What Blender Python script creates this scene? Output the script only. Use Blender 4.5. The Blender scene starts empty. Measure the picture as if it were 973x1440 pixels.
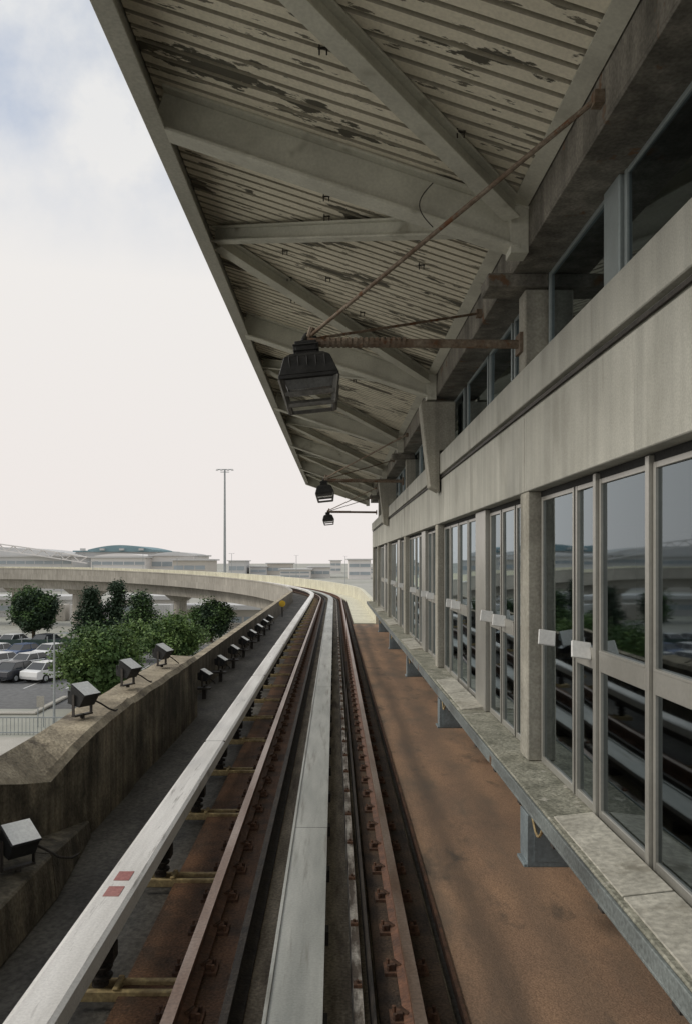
import bpy, bmesh, math, random
from mathutils import Vector, Matrix
random.seed(7)
scene=bpy.context.scene
COL=scene.collection
# ---------------------------------------------------------------- materials
def mat(name,c1,c2=None,rough=.85,scale=2.0,metal=0.0,bump=0.0,stretch=(1,1,1),lo=.35,hi=.65,
        fine=.25,fscale=40,c3=None,streak=0.0,spec=.3,patch=None,pscale=(1,1,1),pthr=(.55,.6),pn=1.0,patch2=None,p2scale=(1,1,1),p2thr=(.55,.6),p2n=1.0,
        lane=None):
    m=bpy.data.materials.new(name); m.use_nodes=True
    nt=m.node_tree; N=nt.nodes; L=nt.links
    b=N['Principled BSDF']; b.inputs['Roughness'].default_value=rough; b.inputs['Metallic'].default_value=metal
    b.inputs['Specular IOR Level'].default_value=spec
    tc=N.new('ShaderNodeTexCoord'); mp=N.new('ShaderNodeMapping'); mp.inputs['Scale'].default_value=stretch
    L.new(tc.outputs['Object'],mp.inputs['Vector'])
    n=N.new('ShaderNodeTexNoise'); n.inputs['Scale'].default_value=scale; n.inputs['Detail'].default_value=9; n.inputs['Roughness'].default_value=.62
    L.new(mp.outputs[0],n.inputs['Vector'])
    r=N.new('ShaderNodeValToRGB'); c2=c2 or tuple(x*.75 for x in c1)
    r.color_ramp.elements[0].position=lo; r.color_ramp.elements[1].position=hi
    r.color_ramp.elements[0].color=(*c2,1); r.color_ramp.elements[1].color=(*c1,1)
    L.new(n.outputs['Fac'],r.inputs['Fac']); out=r.outputs['Color']
    def mul(src,fac_socket,lo_,hi_,p0,p1):
        rr=N.new('ShaderNodeValToRGB'); rr.color_ramp.elements[0].position=p0; rr.color_ramp.elements[1].position=p1
        rr.color_ramp.elements[0].color=(lo_,lo_,lo_,1); rr.color_ramp.elements[1].color=(hi_,hi_,hi_,1)
        L.new(fac_socket,rr.inputs['Fac'])
        mx=N.new('ShaderNodeMix'); mx.data_type='RGBA'; mx.blend_type='MULTIPLY'; mx.inputs['Factor'].default_value=1
        L.new(src,mx.inputs['A']); L.new(rr.outputs['Color'],mx.inputs['B']); return mx.outputs['Result']
    f=N.new('ShaderNodeTexNoise'); f.inputs['Scale'].default_value=fscale; f.inputs['Detail'].default_value=4
    L.new(tc.outputs['Object'],f.inputs['Vector'])
    if fine>0: out=mul(out,f.outputs['Fac'],1-fine,1+fine*.6,.35,.65)
    if streak>0:
        mp2=N.new('ShaderNodeMapping'); mp2.inputs['Scale'].default_value=(2.2,2.2,.12)
        L.new(tc.outputs['Object'],mp2.inputs['Vector'])
        s=N.new('ShaderNodeTexNoise'); s.inputs['Scale'].default_value=3.0; s.inputs['Detail'].default_value=6
        L.new(mp2.outputs[0],s.inputs['Vector']); out=mul(out,s.outputs['Fac'],1-streak,1.05,.4,.62)
    def dopatch(out,patch,pscale,pthr,pn):
        mp3=N.new('ShaderNodeMapping'); mp3.inputs['Scale'].default_value=pscale
        L.new(tc.outputs['Object'],mp3.inputs['Vector'])
        p=N.new('ShaderNodeTexNoise'); p.inputs['Scale'].default_value=pn; p.inputs['Detail'].default_value=8; p.inputs['Roughness'].default_value=.62
        L.new(mp3.outputs[0],p.inputs['Vector'])
        pr=N.new('ShaderNodeValToRGB'); pr.color_ramp.elements[0].position=pthr[0]; pr.color_ramp.elements[1].position=pthr[1]
        L.new(p.outputs['Fac'],pr.inputs['Fac'])
        mx=N.new('ShaderNodeMix'); mx.data_type='RGBA'
        L.new(pr.outputs['Color'],mx.inputs['Factor']); L.new(out,mx.inputs['A']); mx.inputs['B'].default_value=(*patch,1)
        return mx.outputs['Result']
    if patch: out=dopatch(out,patch,pscale,pthr,pn)
    if patch2: out=dopatch(out,patch2,p2scale,p2thr,p2n)
    for (cx,hw,col,st) in (lane or []):     # darker lanes running along the track
        sp=N.new('ShaderNodeSeparateXYZ'); L.new(tc.outputs['Object'],sp.inputs[0])
        wn=N.new('ShaderNodeTexNoise'); wn.inputs['Scale'].default_value=.6; wn.inputs['Detail'].default_value=8; wn.inputs['Roughness'].default_value=.7
        m4=N.new('ShaderNodeMapping'); m4.inputs['Scale'].default_value=(3,.35,1); m4.inputs['Location'].default_value=(cx*3,0,0)
        L.new(tc.outputs['Object'],m4.inputs['Vector']); L.new(m4.outputs[0],wn.inputs['Vector'])
        a=N.new('ShaderNodeMath'); a.operation='MULTIPLY_ADD'; a.inputs[1].default_value=.5; L.new(wn.outputs['Fac'],a.inputs[0]); L.new(sp.outputs['X'],a.inputs[2])
        d=N.new('ShaderNodeMath'); d.operation='SUBTRACT'; d.inputs[1].default_value=cx+.25; L.new(a.outputs[0],d.inputs[0])
        ab=N.new('ShaderNodeMath'); ab.operation='ABSOLUTE'; L.new(d.outputs[0],ab.inputs[0])
        mr=N.new('ShaderNodeMapRange'); mr.interpolation_type='SMOOTHSTEP'; mr.inputs['From Min'].default_value=0; mr.inputs['From Max'].default_value=hw; mr.inputs['To Min'].default_value=st; mr.inputs['To Max'].default_value=0
        L.new(ab.outputs[0],mr.inputs['Value'])
        mx=N.new('ShaderNodeMix'); mx.data_type='RGBA'; L.new(mr.outputs[0],mx.inputs['Factor']); L.new(out,mx.inputs['A']); mx.inputs['B'].default_value=(*col,1); out=mx.outputs['Result']
    L.new(out,b.inputs['Base Color'])
    if bump>0:
        bp=N.new('ShaderNodeBump'); bp.inputs['Strength'].default_value=bump; bp.inputs['Distance'].default_value=.02
        ad=N.new('ShaderNodeMath'); ad.operation='ADD'; L.new(n.outputs['Fac'],ad.inputs[0]); L.new(f.outputs['Fac'],ad.inputs[1])
        L.new(ad.outputs[0],bp.inputs['Height']); L.new(bp.outputs[0],b.inputs['Normal'])
    return m

M={}
M['conc']=mat('concrete_band',(.48,.475,.42),(.37,.365,.32),scale=.9,bump=.08,streak=.12,fine=.12,fscale=90,
              patch=(.24,.235,.20),pscale=(1,1.0,.5),pthr=(.54,.76),pn=1.1,patch2=(.15,.14,.115),p2scale=(1,1.6,.12),p2thr=(.62,.76),p2n=1.7)
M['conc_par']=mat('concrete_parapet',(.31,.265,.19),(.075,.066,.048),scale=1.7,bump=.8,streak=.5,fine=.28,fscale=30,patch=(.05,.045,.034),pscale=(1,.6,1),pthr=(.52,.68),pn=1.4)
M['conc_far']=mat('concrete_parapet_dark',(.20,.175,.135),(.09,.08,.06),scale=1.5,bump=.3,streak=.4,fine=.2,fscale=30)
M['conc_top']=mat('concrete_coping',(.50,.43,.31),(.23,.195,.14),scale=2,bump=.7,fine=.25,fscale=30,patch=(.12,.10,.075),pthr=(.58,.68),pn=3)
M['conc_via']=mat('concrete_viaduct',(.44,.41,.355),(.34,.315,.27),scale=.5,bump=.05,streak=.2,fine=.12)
M['conc_light']=mat('sunlit_tone_concrete',(.76,.73,.58),(.62,.59,.46),scale=1.,bump=.2,streak=.12)  # pale yellow carries the sunlit look of parapet and walkway in its colour
M['deck']=mat('guideway_deck',(.135,.125,.105),(.065,.06,.052),scale=1.1,bump=.5,fine=.35,fscale=25,stretch=(2,.6,1))
M['deckmid']=mat('track_concrete',(.31,.265,.195),(.15,.122,.088),scale=2.5,bump=.5,fine=.35,fscale=45,stretch=(3,.5,1),
                 patch=(.07,.052,.038),pscale=(4,.5,1),pthr=(.54,.70),pn=1.3)
M['walk']=mat('rusty_walkway',(.39,.245,.150),(.27,.175,.115),scale=1.3,bump=.35,fine=.28,fscale=80,stretch=(1.2,.5,1),
              patch=(.17,.13,.095),pscale=(1.5,.5,1),pthr=(.48,.70),pn=1.1,patch2=(.095,.078,.06),p2scale=(1.5,.7,1),p2thr=(.565,.70),p2n=1.4,
              lane=[(1.12,.26,(.09,.07,.053),.65),(1.62,.30,(.14,.11,.082),.4)])  # grime lane near the rail, then a darker lane toward the wall
M['rustplinth']=mat('rust_stained_plinth',(.17,.09,.05),(.06,.04,.028),scale=3,bump=.5,fine=.4,fscale=50)
M['plinthdark']=mat('oily_plinth',(.11,.072,.045),(.038,.029,.022),scale=3,bump=.5,fine=.4,fscale=50)
M['rail']=mat('rusty_rail_steel',(.18,.085,.047),(.085,.045,.028),rough=.6,scale=8,bump=.3,fine=.3)
M['railhead']=mat('worn_rail_head',(.36,.28,.23),(.20,.125,.085),rough=.36,metal=.7,scale=4,stretch=(1,.2,1),fine=.2)
M['alu']=mat('weathered_aluminium_plate',(.50,.505,.465),(.30,.31,.285),rough=.46,metal=.3,scale=1.0,stretch=(3,.4,1),fine=.10,fscale=60,bump=.06,
             patch=(.20,.19,.16),pscale=(9,.5,1),pthr=(.55,.70),pn=1.2)
M['white']=mat('chalky_white_cover',(.82,.80,.76),(.62,.60,.56),rough=.5,scale=1.6,stretch=(5,.35,1),fine=.10,fscale=60,bump=.1,patch=(.40,.38,.35),pscale=(12,1.0,1),pthr=(.60,.70),pn=1.5)
M['black']=mat('grimy_black_steel',(.045,.036,.028),(.018,.016,.014),rough=.75,scale=5,bump=.4,fine=.35)
M['blackp']=mat('black_lamp_paint',(.03,.03,.029),(.014,.014,.013),rough=.5,scale=8,fine=.2)
M['lampbar']=mat('dull_lamp_frame_metal',(.15,.145,.13),(.07,.068,.06),rough=.5,metal=.3,scale=8,fine=.2)
M['darkst']=mat('dark_steel',(.06,.052,.044),(.03,.026,.022),rough=.6,scale=4,bump=.2)
M['bracket']=mat('yellowed_bracket',(.46,.36,.18),(.24,.17,.09),rough=.7,scale=6,bump=.2)
M['rust']=mat('rust',(.15,.078,.046),(.06,.038,.027),rough=.9,scale=9,bump=.4)
M['pipe']=mat('rust_flecked_pipe',(.24,.20,.155),(.13,.085,.055),rough=.8,scale=6,bump=.4,patch=(.15,.07,.035),pscale=(1,1,1),pthr=(.56,.62),pn=7)
M['stain']=mat('lime_stained_trough',(.40,.37,.32),(.09,.072,.056),rough=.8,scale=4,lo=.45,hi=.62,stretch=(3,.6,1),bump=.3)
M['canopy']=mat('peeling_corrugated_paint',(.80,.745,.61),(.66,.615,.495),scale=1.5,rough=.75,fine=.08,bump=.0,
                patch=(.10,.093,.072),pscale=(.7,1.8,1),pthr=(.556,.568),pn=1.1,
                patch2=(.17,.155,.12),p2scale=(.8,3.4,1),p2thr=(.60,.612),p2n=2.6)
M['groove']=mat('painted_groove_shade',(.46,.425,.34),(.33,.305,.24),scale=1.5,rough=.8,fine=.1)  # shadow lines of the corrugation painted as a darker groove colour
M['rib']=mat('canopy_beam_paint',(.60,.59,.505),(.46,.45,.385),scale=2.,rough=.7,fine=.08,
             patch=(.24,.22,.17),pscale=(1,1,1),pthr=(.60,.74),pn=2.5)
M['fascia']=mat('fascia_paint',(.50,.49,.43),(.36,.35,.30),scale=1.5,rough=.65,fine=.12,stretch=(1,.3,1))
M['frame']=mat('bronze_aluminium_frame',(.44,.43,.39),(.35,.34,.305),rough=.35,metal=.45,scale=1.5,fine=.05)
M['frameblue']=mat('blue_grey_frame',(.36,.41,.41),(.28,.31,.31),rough=.4,metal=.3,scale=2,fine=.05)
M['post']=mat('station_post_concrete',(.44,.42,.355),(.32,.305,.255),scale=2.5,bump=.15,streak=.2,fine=.15)
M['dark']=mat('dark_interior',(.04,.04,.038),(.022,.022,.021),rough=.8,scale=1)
M['beamdark']=mat('soot_stained_beam',(.28,.26,.22),(.13,.12,.10),rough=.8,scale=1.8,streak=.3,patch=(.17,.10,.06),pthr=(.62,.66),pn=3)
M['ledge']=mat('mossy_ledge',(.38,.37,.30),(.18,.18,.14),scale=5,bump=.6,fine=.35,fscale=35,patch=(.46,.44,.38),pthr=(.6,.66),pn=6)
M['ledgesteel']=mat('blue_grey_channel_paint',(.22,.245,.235),(.115,.125,.12),rough=.6,scale=3,bump=.2,stretch=(1,.4,1),patch=(.12,.07,.04),pthr=(.62,.66),pn=3)
M['plate']=mat('pale_threshold_plate',(.52,.50,.43),(.34,.325,.275),scale=3,bump=.4,fine=.22,fscale=25,patch=(.22,.205,.165),pthr=(.56,.68),pn=2.5)
M['tag']=mat('white_plate',(.78,.78,.76),(.68,.68,.66),rough=.5,scale=5,fine=.05)
M['boxp']=mat('galvanised_box',(.28,.33,.34),(.18,.21,.22),rough=.55,scale=3,fine=.15,metal=.1)
M['red']=mat('faded_red_mark',(.42,.21,.19),(.36,.15,.14),scale=5,fine=.15)
M['yellow']=mat('yellow_paint',(.75,.48,.05),(.6,.38,.04),scale=5)
M['asph']=mat('asphalt',(.20,.20,.195),(.14,.14,.138),scale=.08,fine=.2,fscale=3)
M['ground']=mat('airfield_ground',(.44,.43,.39),(.33,.33,.28),scale=.012,fine=.12,fscale=.3)
M['paint']=mat('white_line',(.7,.7,.68),(.55,.55,.52),scale=1)
M['grass']=mat('grass',(.14,.17,.08),(.10,.12,.06),scale=.4,fscale=4,fine=.3)
M['kerb']=mat('pale_concrete_road',(.50,.475,.42),(.40,.38,.33),scale=.4)
M['hz1']=mat('hazy_white_wall',(.76,.73,.70),(.68,.66,.63),scale=.05,fine=.03)  # distance haze put into the pale colours of these far materials
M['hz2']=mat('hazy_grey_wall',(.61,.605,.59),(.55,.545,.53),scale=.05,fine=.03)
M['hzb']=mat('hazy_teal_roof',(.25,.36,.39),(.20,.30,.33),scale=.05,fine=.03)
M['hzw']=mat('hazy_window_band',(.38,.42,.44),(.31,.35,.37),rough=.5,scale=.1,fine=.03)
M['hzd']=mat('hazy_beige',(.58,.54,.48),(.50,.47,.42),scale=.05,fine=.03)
M['pole']=mat('galvanised_pole',(.38,.41,.41),(.30,.32,.32),rough=.5,metal=.3,scale=2)
M['greenf']=mat('dark_green_screen',(.06,.09,.08),(.045,.07,.06),scale=1)
M['bark']=mat('bark',(.10,.075,.05),(.06,.045,.03),scale=5,bump=.5)
def leafmat(n,c):
    m=mat(n,c,tuple(x*.6 for x in c),rough=.6,scale=.9,fine=.3,fscale=6); return m
M['leafA']=leafmat('leaf_light',(.16,.25,.07)); M['leafB']=leafmat('leaf_mid',(.09,.16,.05)); M['leafC']=leafmat('leaf_dark',(.045,.08,.042))
for n,c in dict(cwhite=(.78,.78,.76),cgrey=(.16,.17,.18),cdark=(.03,.032,.04),cred=(.4,.05,.04),csilver=(.42,.44,.45),cblue=(.06,.10,.2)).items():
    m=mat('car_paint_'+n[1:],c,tuple(x*.92 for x in c),rough=.25,scale=1,fine=0,spec=.6); M[n]=m
M['cglass']=mat('car_glass',(.03,.035,.04),rough=.08,fine=0,spec=.8); M['tyre']=mat('tyre',(.02,.02,.02),rough=.9)
# window glass : fresnel mix of tinted transparency and mirror reflection
g=bpy.data.materials.new('tinted_window_glass'); g.use_nodes=True; nt=g.node_tree; nt.nodes.clear()
o=nt.nodes.new('ShaderNodeOutputMaterial'); mx=nt.nodes.new('ShaderNodeMixShader'); fr=nt.nodes.new('ShaderNodeFresnel'); fr.inputs[0].default_value=2.1
ma=nt.nodes.new('ShaderNodeMath'); ma.operation='MULTIPLY_ADD'; ma.inputs[1].default_value=1.2; ma.inputs[2].default_value=.02; ma.use_clamp=True
nt.links.new(fr.outputs[0],ma.inputs[0])
tr=nt.nodes.new('ShaderNodeBsdfTransparent'); tr.inputs[0].default_value=(.28,.29,.29,1)
gl=nt.nodes.new('ShaderNodeBsdfGlossy'); gl.inputs['Color'].default_value=(.78,.89,.95,1); gl.inputs['Roughness'].default_value=.03
tc=nt.nodes.new('ShaderNodeTexCoord'); nz=nt.nodes.new('ShaderNodeTexNoise'); nz.inputs['Scale'].default_value=.8; nz.inputs['Detail'].default_value=1
bp=nt.nodes.new('ShaderNodeBump'); bp.inputs['Strength'].default_value=.12; bp.inputs['Distance'].default_value=.012
nt.links.new(tc.outputs['Object'],nz.inputs['Vector']); nt.links.new(nz.outputs['Fac'],bp.inputs['Height']); nt.links.new(bp.outputs[0],gl.inputs['Normal'])
nt.links.new(ma.outputs[0],mx.inputs[0]); nt.links.new(tr.outputs[0],mx.inputs[1]); nt.links.new(gl.outputs[0],mx.inputs[2]); nt.links.new(mx.outputs[0],o.inputs[0])
M['glass']=g
M['lens']=mat('frosted_lamp_lens',(.78,.79,.76),(.68,.69,.66),rough=.35,scale=3,fine=.1,spec=.4)
M['lensd']=mat('dusty_dark_lamp_glass',(.10,.103,.10),(.06,.061,.06),rough=.2,scale=5,fine=.2,spec=.6)

# ---------------------------------------------------------------- mesh builder
class MB:
    def __init__(s): s.v=[]; s.f=[]; s.m=[]
    def add(s,vs,fs,mi=0):
        k=len(s.v); s.v+= [tuple(p) for p in vs]; s.f+=[tuple(i+k for i in f) for f in fs]; s.m+=[mi]*len(fs); return s
    def box(s,x0,x1,y0,y1,z0,z1,mi=0):
        vs=[(x,y,z) for x in (x0,x1) for y in (y0,y1) for z in (z0,z1)]
        return s.add(vs,[(0,1,3,2),(4,6,7,5),(0,4,5,1),(2,3,7,6),(0,2,6,4),(1,5,7,3)],mi)
    def beam(s,p0,p1,w,h,mi=0,up=(0,0,1),du=0,ds=0):
        p0=Vector(p0);p1=Vector(p1);d=(p1-p0).normalized();side=d.cross(Vector(up)).normalized();u=side.cross(d).normalized()
        vs=[]
        for p in (p0,p1):
            for a in (-.5,.5):
                for b in (-.5,.5): vs.append(p+side*(a*w+ds)+u*(b*h+du))
        return s.add(vs,[(0,1,3,2),(4,6,7,5),(0,4,5,1),(2,3,7,6),(0,2,6,4),(1,5,7,3)],mi)
    def ibeam(s,p0,p1,w,h,tw=.03,tf=.03,mi=0):
        s.beam(p0,p1,tw,h-2*tf,mi); s.beam(p0,p1,w,tf,mi,du=(h-tf)/2); s.beam(p0,p1,w,tf,mi,du=-(h-tf)/2); return s
    def cyl(s,p0,p1,r0,r1=None,n=10,mi=0):
        r1=r0 if r1 is None else r1
        p0=Vector(p0);p1=Vector(p1);d=(p1-p0).normalized();a=Vector((1,0,0)) if abs(d.x)<.8 else Vector((0,1,0))
        u=d.cross(a).normalized();w=d.cross(u)
        vs=[p+(u*math.cos(t)+w*math.sin(t))*r for p,r in((p0,r0),(p1,r1)) for t in [2*math.pi*i/n for i in range(n)]]
        fs=[(i,(i+1)%n,n+(i+1)%n,n+i) for i in range(n)]+[tuple(range(n)),tuple(range(n,2*n))]
        return s.add(vs,fs,mi)
    def prism(s,poly,a,b,axis='y',mi=0):
        n=len(poly)
        def P(p,t): return {'y':(p[0],t,p[1]),'x':(t,p[0],p[1]),'z':(p[0],p[1],t)}[axis]
        vs=[P(p,a) for p in poly]+[P(p,b) for p in poly]
        return s.add(vs,[(i,(i+1)%n,n+(i+1)%n,n+i) for i in range(n)]+[tuple(range(n)),tuple(range(n,2*n))],mi)
    def frustum(s,c0,sx0,sy0,c1,sx1,sy1,mi=0):
        vs=[]
        for c,sx,sy in((c0,sx0,sy0),(c1,sx1,sy1)):
            for a,b in((-1,-1),(1,-1),(1,1),(-1,1)): vs.append((c[0]+a*sx/2,c[1]+b*sy/2,c[2]))
        return s.add(vs,[(0,1,2,3),(4,5,6,7),(0,1,5,4),(1,2,6,5),(2,3,7,6),(3,0,4,7)],mi)
    def build(s,name,mats,parent=None,bevel=0,smooth=False,label=None,recalc=True,cat=None,group=None,kind=None):
        me=bpy.data.meshes.new(name); me.from_pydata(s.v,[],s.f)
        if not isinstance(mats,(list,tuple)): mats=[mats]
        for m in mats: me.materials.append(M[m])
        me.polygons.foreach_set('material_index',s.m)
        if smooth: me.polygons.foreach_set('use_smooth',[True]*len(s.f))
        if recalc:
            bm=bmesh.new(); bm.from_mesh(me); bmesh.ops.recalc_face_normals(bm,faces=bm.faces); bm.to_mesh(me); bm.free()
        me.update()
        ob=bpy.data.objects.new(name,me); COL.objects.link(ob)
        if bevel>0:
            bv=ob.modifiers.new('bevel','BEVEL'); bv.width=bevel; bv.segments=1; bv.limit_method='ANGLE'
        if parent is not None: attach(ob,parent)
        return tag(ob,label,cat,group,kind)
def tag(ob,label=None,cat=None,group=None,kind=None):
    if label: ob['label']=label
    if cat: ob['category']=cat
    if group: ob['group']=group
    if kind: ob['kind']=kind
    return ob
def attach(ob,parent):
    ob.parent=parent
    if parent.type=='EMPTY': ob.matrix_parent_inverse=Matrix.Translation(-Vector(parent.location))
def empty(name,loc,label,cat,group=None):
    e=bpy.data.objects.new(name,None); e.location=loc; e.empty_display_size=.3; COL.objects.link(e); return tag(e,label,cat,group)
def clone(root,loc,rot=None,label=None,scale=None,swap=None):
    new=root.copy(); COL.objects.link(new); new.location=loc
    if rot is not None: new.rotation_euler=rot
    if scale: new.scale=(scale,)*3
    if label: new['label']=label
    def rec(o,n):
        for c in [x for x in COL.objects if x.parent==o]:
            cc=c.copy(); COL.objects.link(cc); cc.parent=n; cc.matrix_parent_inverse=c.matrix_parent_inverse.copy()
            if swap and c.name.split('.')[0]=='body':
                cc.data=c.data.copy(); cc.data.materials[0]=M[swap]
            rec(c,cc)
    rec(root,new); return new

# ---------------------------------------------------------------- path of the guideway
XC,R,S0=-.23,62.,57.
def path(s,off,z):
    if s<=S0: return (XC+off,s,z)
    th=(s-S0)/R; r=R+off; t=min(1,th/1.35); ri=1.25*t*t*(3-2*t)
    return (XC-R+r*math.cos(th),S0+r*math.sin(th),z+ri)
def srange(s0,s1):
    out=[s0]
    if s0<S0:
        x=s0
        while x+10<min(S0,s1): x+=10; out.append(x)
        if s1>S0: out.append(S0)
    x=out[-1]
    while x+2<s1: x+=2; out.append(x)
    out.append(s1); return out
def sweep(mb,prof,s0,s1,mi=0):
    ss=srange(s0,s1); n=len(prof); vs=[path(s,o,z) for s in ss for o,z in prof]; fs=[]
    for k in range(len(ss)-1):
        for i in range(n):
            j=(i+1)%n; fs.append((k*n+i,k*n+j,(k+1)*n+j,(k+1)*n+i))
    fs.append(tuple(range(n))); fs.append(tuple(range((len(ss)-1)*n,len(ss)*n)))
    mb.add(vs,fs,mi)
def rect(o0,o1,z0,z1): return [(o0,z0),(o1,z0),(o1,z1),(o0,z1)]
SE=168

# ================================================================= GROUND
b=MB(); b.add([(-3000,-200,-9),(3000,-200,-9),(3000,4000,-9),(-3000,4000,-9)],[(0,1,2,3)]); b.build('ground','ground',kind='structure',recalc=False,label='pale hazy flat airport ground')
b=MB(); b.add([(-90,50,-8.996),(-12,50,-8.996),(-12,89,-8.996),(-90,89,-8.996)],[(0,1,2,3)]); b.build('parking_lot','asph',kind='structure',recalc=False,label='grey asphalt parking lot')
b=MB()
for x in range(-70,-14,3):
    for y in (58,66,74): b.box(x-.06,x+.06,y,y+5,-8.992,-8.990)
b.build('parking_line','paint',kind='structure',label='white painted parking bay lines')
b=MB(); b.add([(-60,36,-8.994),(-8,36,-8.994),(-8,42,-8.994),(-60,42,-8.994)],[(0,1,2,3)]); b.build('access_road','kerb',kind='structure',recalc=False,label='pale concrete access road')
b=MB(); b.box(-60,-17.5,48.0,48.4,-8.99,-8.84); b.box(-17.9,-17.5,48.4,54,-8.99,-8.84); b.build('kerb_island','kerb',kind='structure',bevel=.05)
b=MB(); b.add([(-120,91,-8.995),(-14,91,-8.995),(-14,96,-8.995),(-120,96,-8.995)],[(0,1,2,3)]); b.build('grass_field','grass',kind='structure',recalc=False)
b=MB(); b.add([(-200,150,-8.994),(60,150,-8.994),(60,175,-8.994),(-200,175,-8.994)],[(0,1,2,3)]); b.build('road','asph',kind='structure',recalc=False)

# ================================================================= GUIDEWAY
gw=empty('guideway_viaduct',(0,40,-9),'concrete elevated guideway curving away on round piers','guideway')
b=MB(); sweep(b,[(-2.86,-3.22),(-2.86,-2.9),(4.0,-2.9),(4.0,-3.22)],-4,50)
sweep(b,[(-2.86,-3.22),(-2.86,-2.9),(2.5,-2.9),(2.5,-3.22)],50,SE)
b.build('deck','deck',gw)
b=MB(); sweep(b,[(-1.9,-3.22),(-2.2,-3.23),(-1.9,-4.9),(2.2,-4.9),(2.4,-3.23)],-4,SE); b.build('girder','conc_via',gw)
b=MB(); sweep(b,[(-2.92,-3.6),(-2.72,-3.5),(-2.72,-2.11),(-2.92,-2.11)],15.4,SE)
sweep(b,[(-3.00,-3.65),(-2.92,-3.65),(-2.92,-2.95),(-3.00,-2.92)],50,SE)
sweep(b,[(-2.96,-2.22),(-2.92,-2.22),(-2.92,-2.12),(-2.96,-2.12)],50,SE)
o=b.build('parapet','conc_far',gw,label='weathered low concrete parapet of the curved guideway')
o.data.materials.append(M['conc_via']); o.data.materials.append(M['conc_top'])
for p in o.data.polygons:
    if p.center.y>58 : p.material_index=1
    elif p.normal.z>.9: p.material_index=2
b=MB(); sweep(b,[(2.1,-2.9),(2.32,-2.9),(2.32,-1.95),(2.1,-1.95)],37.2,SE); b.build('parapet','conc_light',gw,bevel=.01,label='sunlit pale concrete parapet')
b=MB(); sweep(b,rect(1.12,2.095,-2.898,-2.80),37.25,SE); b.build('side_walkway','conc_light',gw,label='sunlit pale walkway beyond the station')
for k,th in enumerate((.02,.42,.80,1.07,1.12,1.29,1.42)):
    s=S0+th*R; p=path(s,0,-4.9); b=MB()
    b.cyl((p[0],p[1],-9),(p[0],p[1],p[2]-.7),.8,.8,16); b.frustum((p[0],p[1],p[2]-.7),1.8,1.8,(p[0],p[1],p[2]+.01),3.4,2.4)
    b.build('pier','conc_via',gw)
for y in (8,28):
    b=MB(); b.cyl((-.3,y,-9),(-.3,y,-4.88),.9,.9,16); b.build('pier','conc_via',gw)
b=MB(); sweep(b,rect(-.96,.98,-2.899,-2.84),-4,SE); b.build('track_slab','deckmid',gw)
b=MB(); sweep(b,rect(-1.16,-.46,-2.84,-2.80),-4,SE); b.build('rail_plinth','rustplinth',gw)
b=MB(); sweep(b,rect(.51,.96,-2.84,-2.80),-4,SE); b.build('rail_plinth','plinthdark',gw)
b=MB(); sweep(b,[(1.06,-2.895),(1.06,-2.83),(3.2,-2.83),(3.2,-2.895)],-4,37.1); b.build('walkway','walk',gw)
b=MB(); sweep(b,rect(1.03,1.055,-2.895,-2.815),-4,60); b.build('walkway_edge_angle','rust',gw)
# near left thick wall with sloping, chipped top and a step at its end
b=MB(); pr_=random.Random(4)
key=[(-3,-2.88,-1.86),(6.9,-2.88,-1.88),(7.35,-2.80,-2.00),(7.8,-2.70,-2.10),(8.4,-2.63,-1.95),(8.9,-2.58,-1.86),(10.5,-2.57,-1.80),(10.52,-2.60,-1.84),(12.6,-2.57,-1.83),(15.4,-2.57,-1.84)]
prof=[]
for a,c in zip(key,key[1:]):
    n_=max(1,int((c[0]-a[0])/.3)) if a[0]>2 else 1
    for i in range(n_):
        t=i/n_; prof.append(tuple(a[j]+(c[j]-a[j])*t+(pr_.uniform(-.008,.008) if j and 0<i else 0) for j in range(3)))
prof.append(key[-1]); vs=[]
for y,xi,zt in prof: vs+=[(xi,y,-3.15),(xi,y,zt),(xi-.07+pr_.uniform(-.01,.01),y,zt+.06),(-3.08,y,max(zt,-1.87)+.08),(-3.08,y,-3.6)]
fs=[]
for k in range(len(prof)-1):
    for i in range(5):
        j=(i+1)%5; fs.append((k*5+i,k*5+j,(k+1)*5+j,(k+1)*5+i))
fs+=[(0,1,2,3,4),tuple(range(len(vs)-5,len(vs)))]
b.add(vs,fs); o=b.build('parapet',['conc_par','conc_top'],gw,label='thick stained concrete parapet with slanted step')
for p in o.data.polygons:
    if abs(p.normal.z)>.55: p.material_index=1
b=MB(); b.prism([(-2.859,-2.898),(-2.37,-2.898),(-2.41,-2.50),(-2.859,-2.46)],-3,7.0,'y'); b.add([(-2.859,7.0,-2.898),(-2.37,7.0,-2.898),(-2.41,7.0,-2.50),(-2.859,7.0,-2.46),(-2.70,8.6,-2.898),(-2.55,8.6,-2.898),(-2.57,8.6,-2.72),(-2.7,8.6,-2.72)],[(0,1,5,4),(1,2,6,5),(2,3,7,6),(3,0,4,7),(4,5,6,7)])
b.build('kerb','conc_par',gw,bevel=.015)

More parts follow.
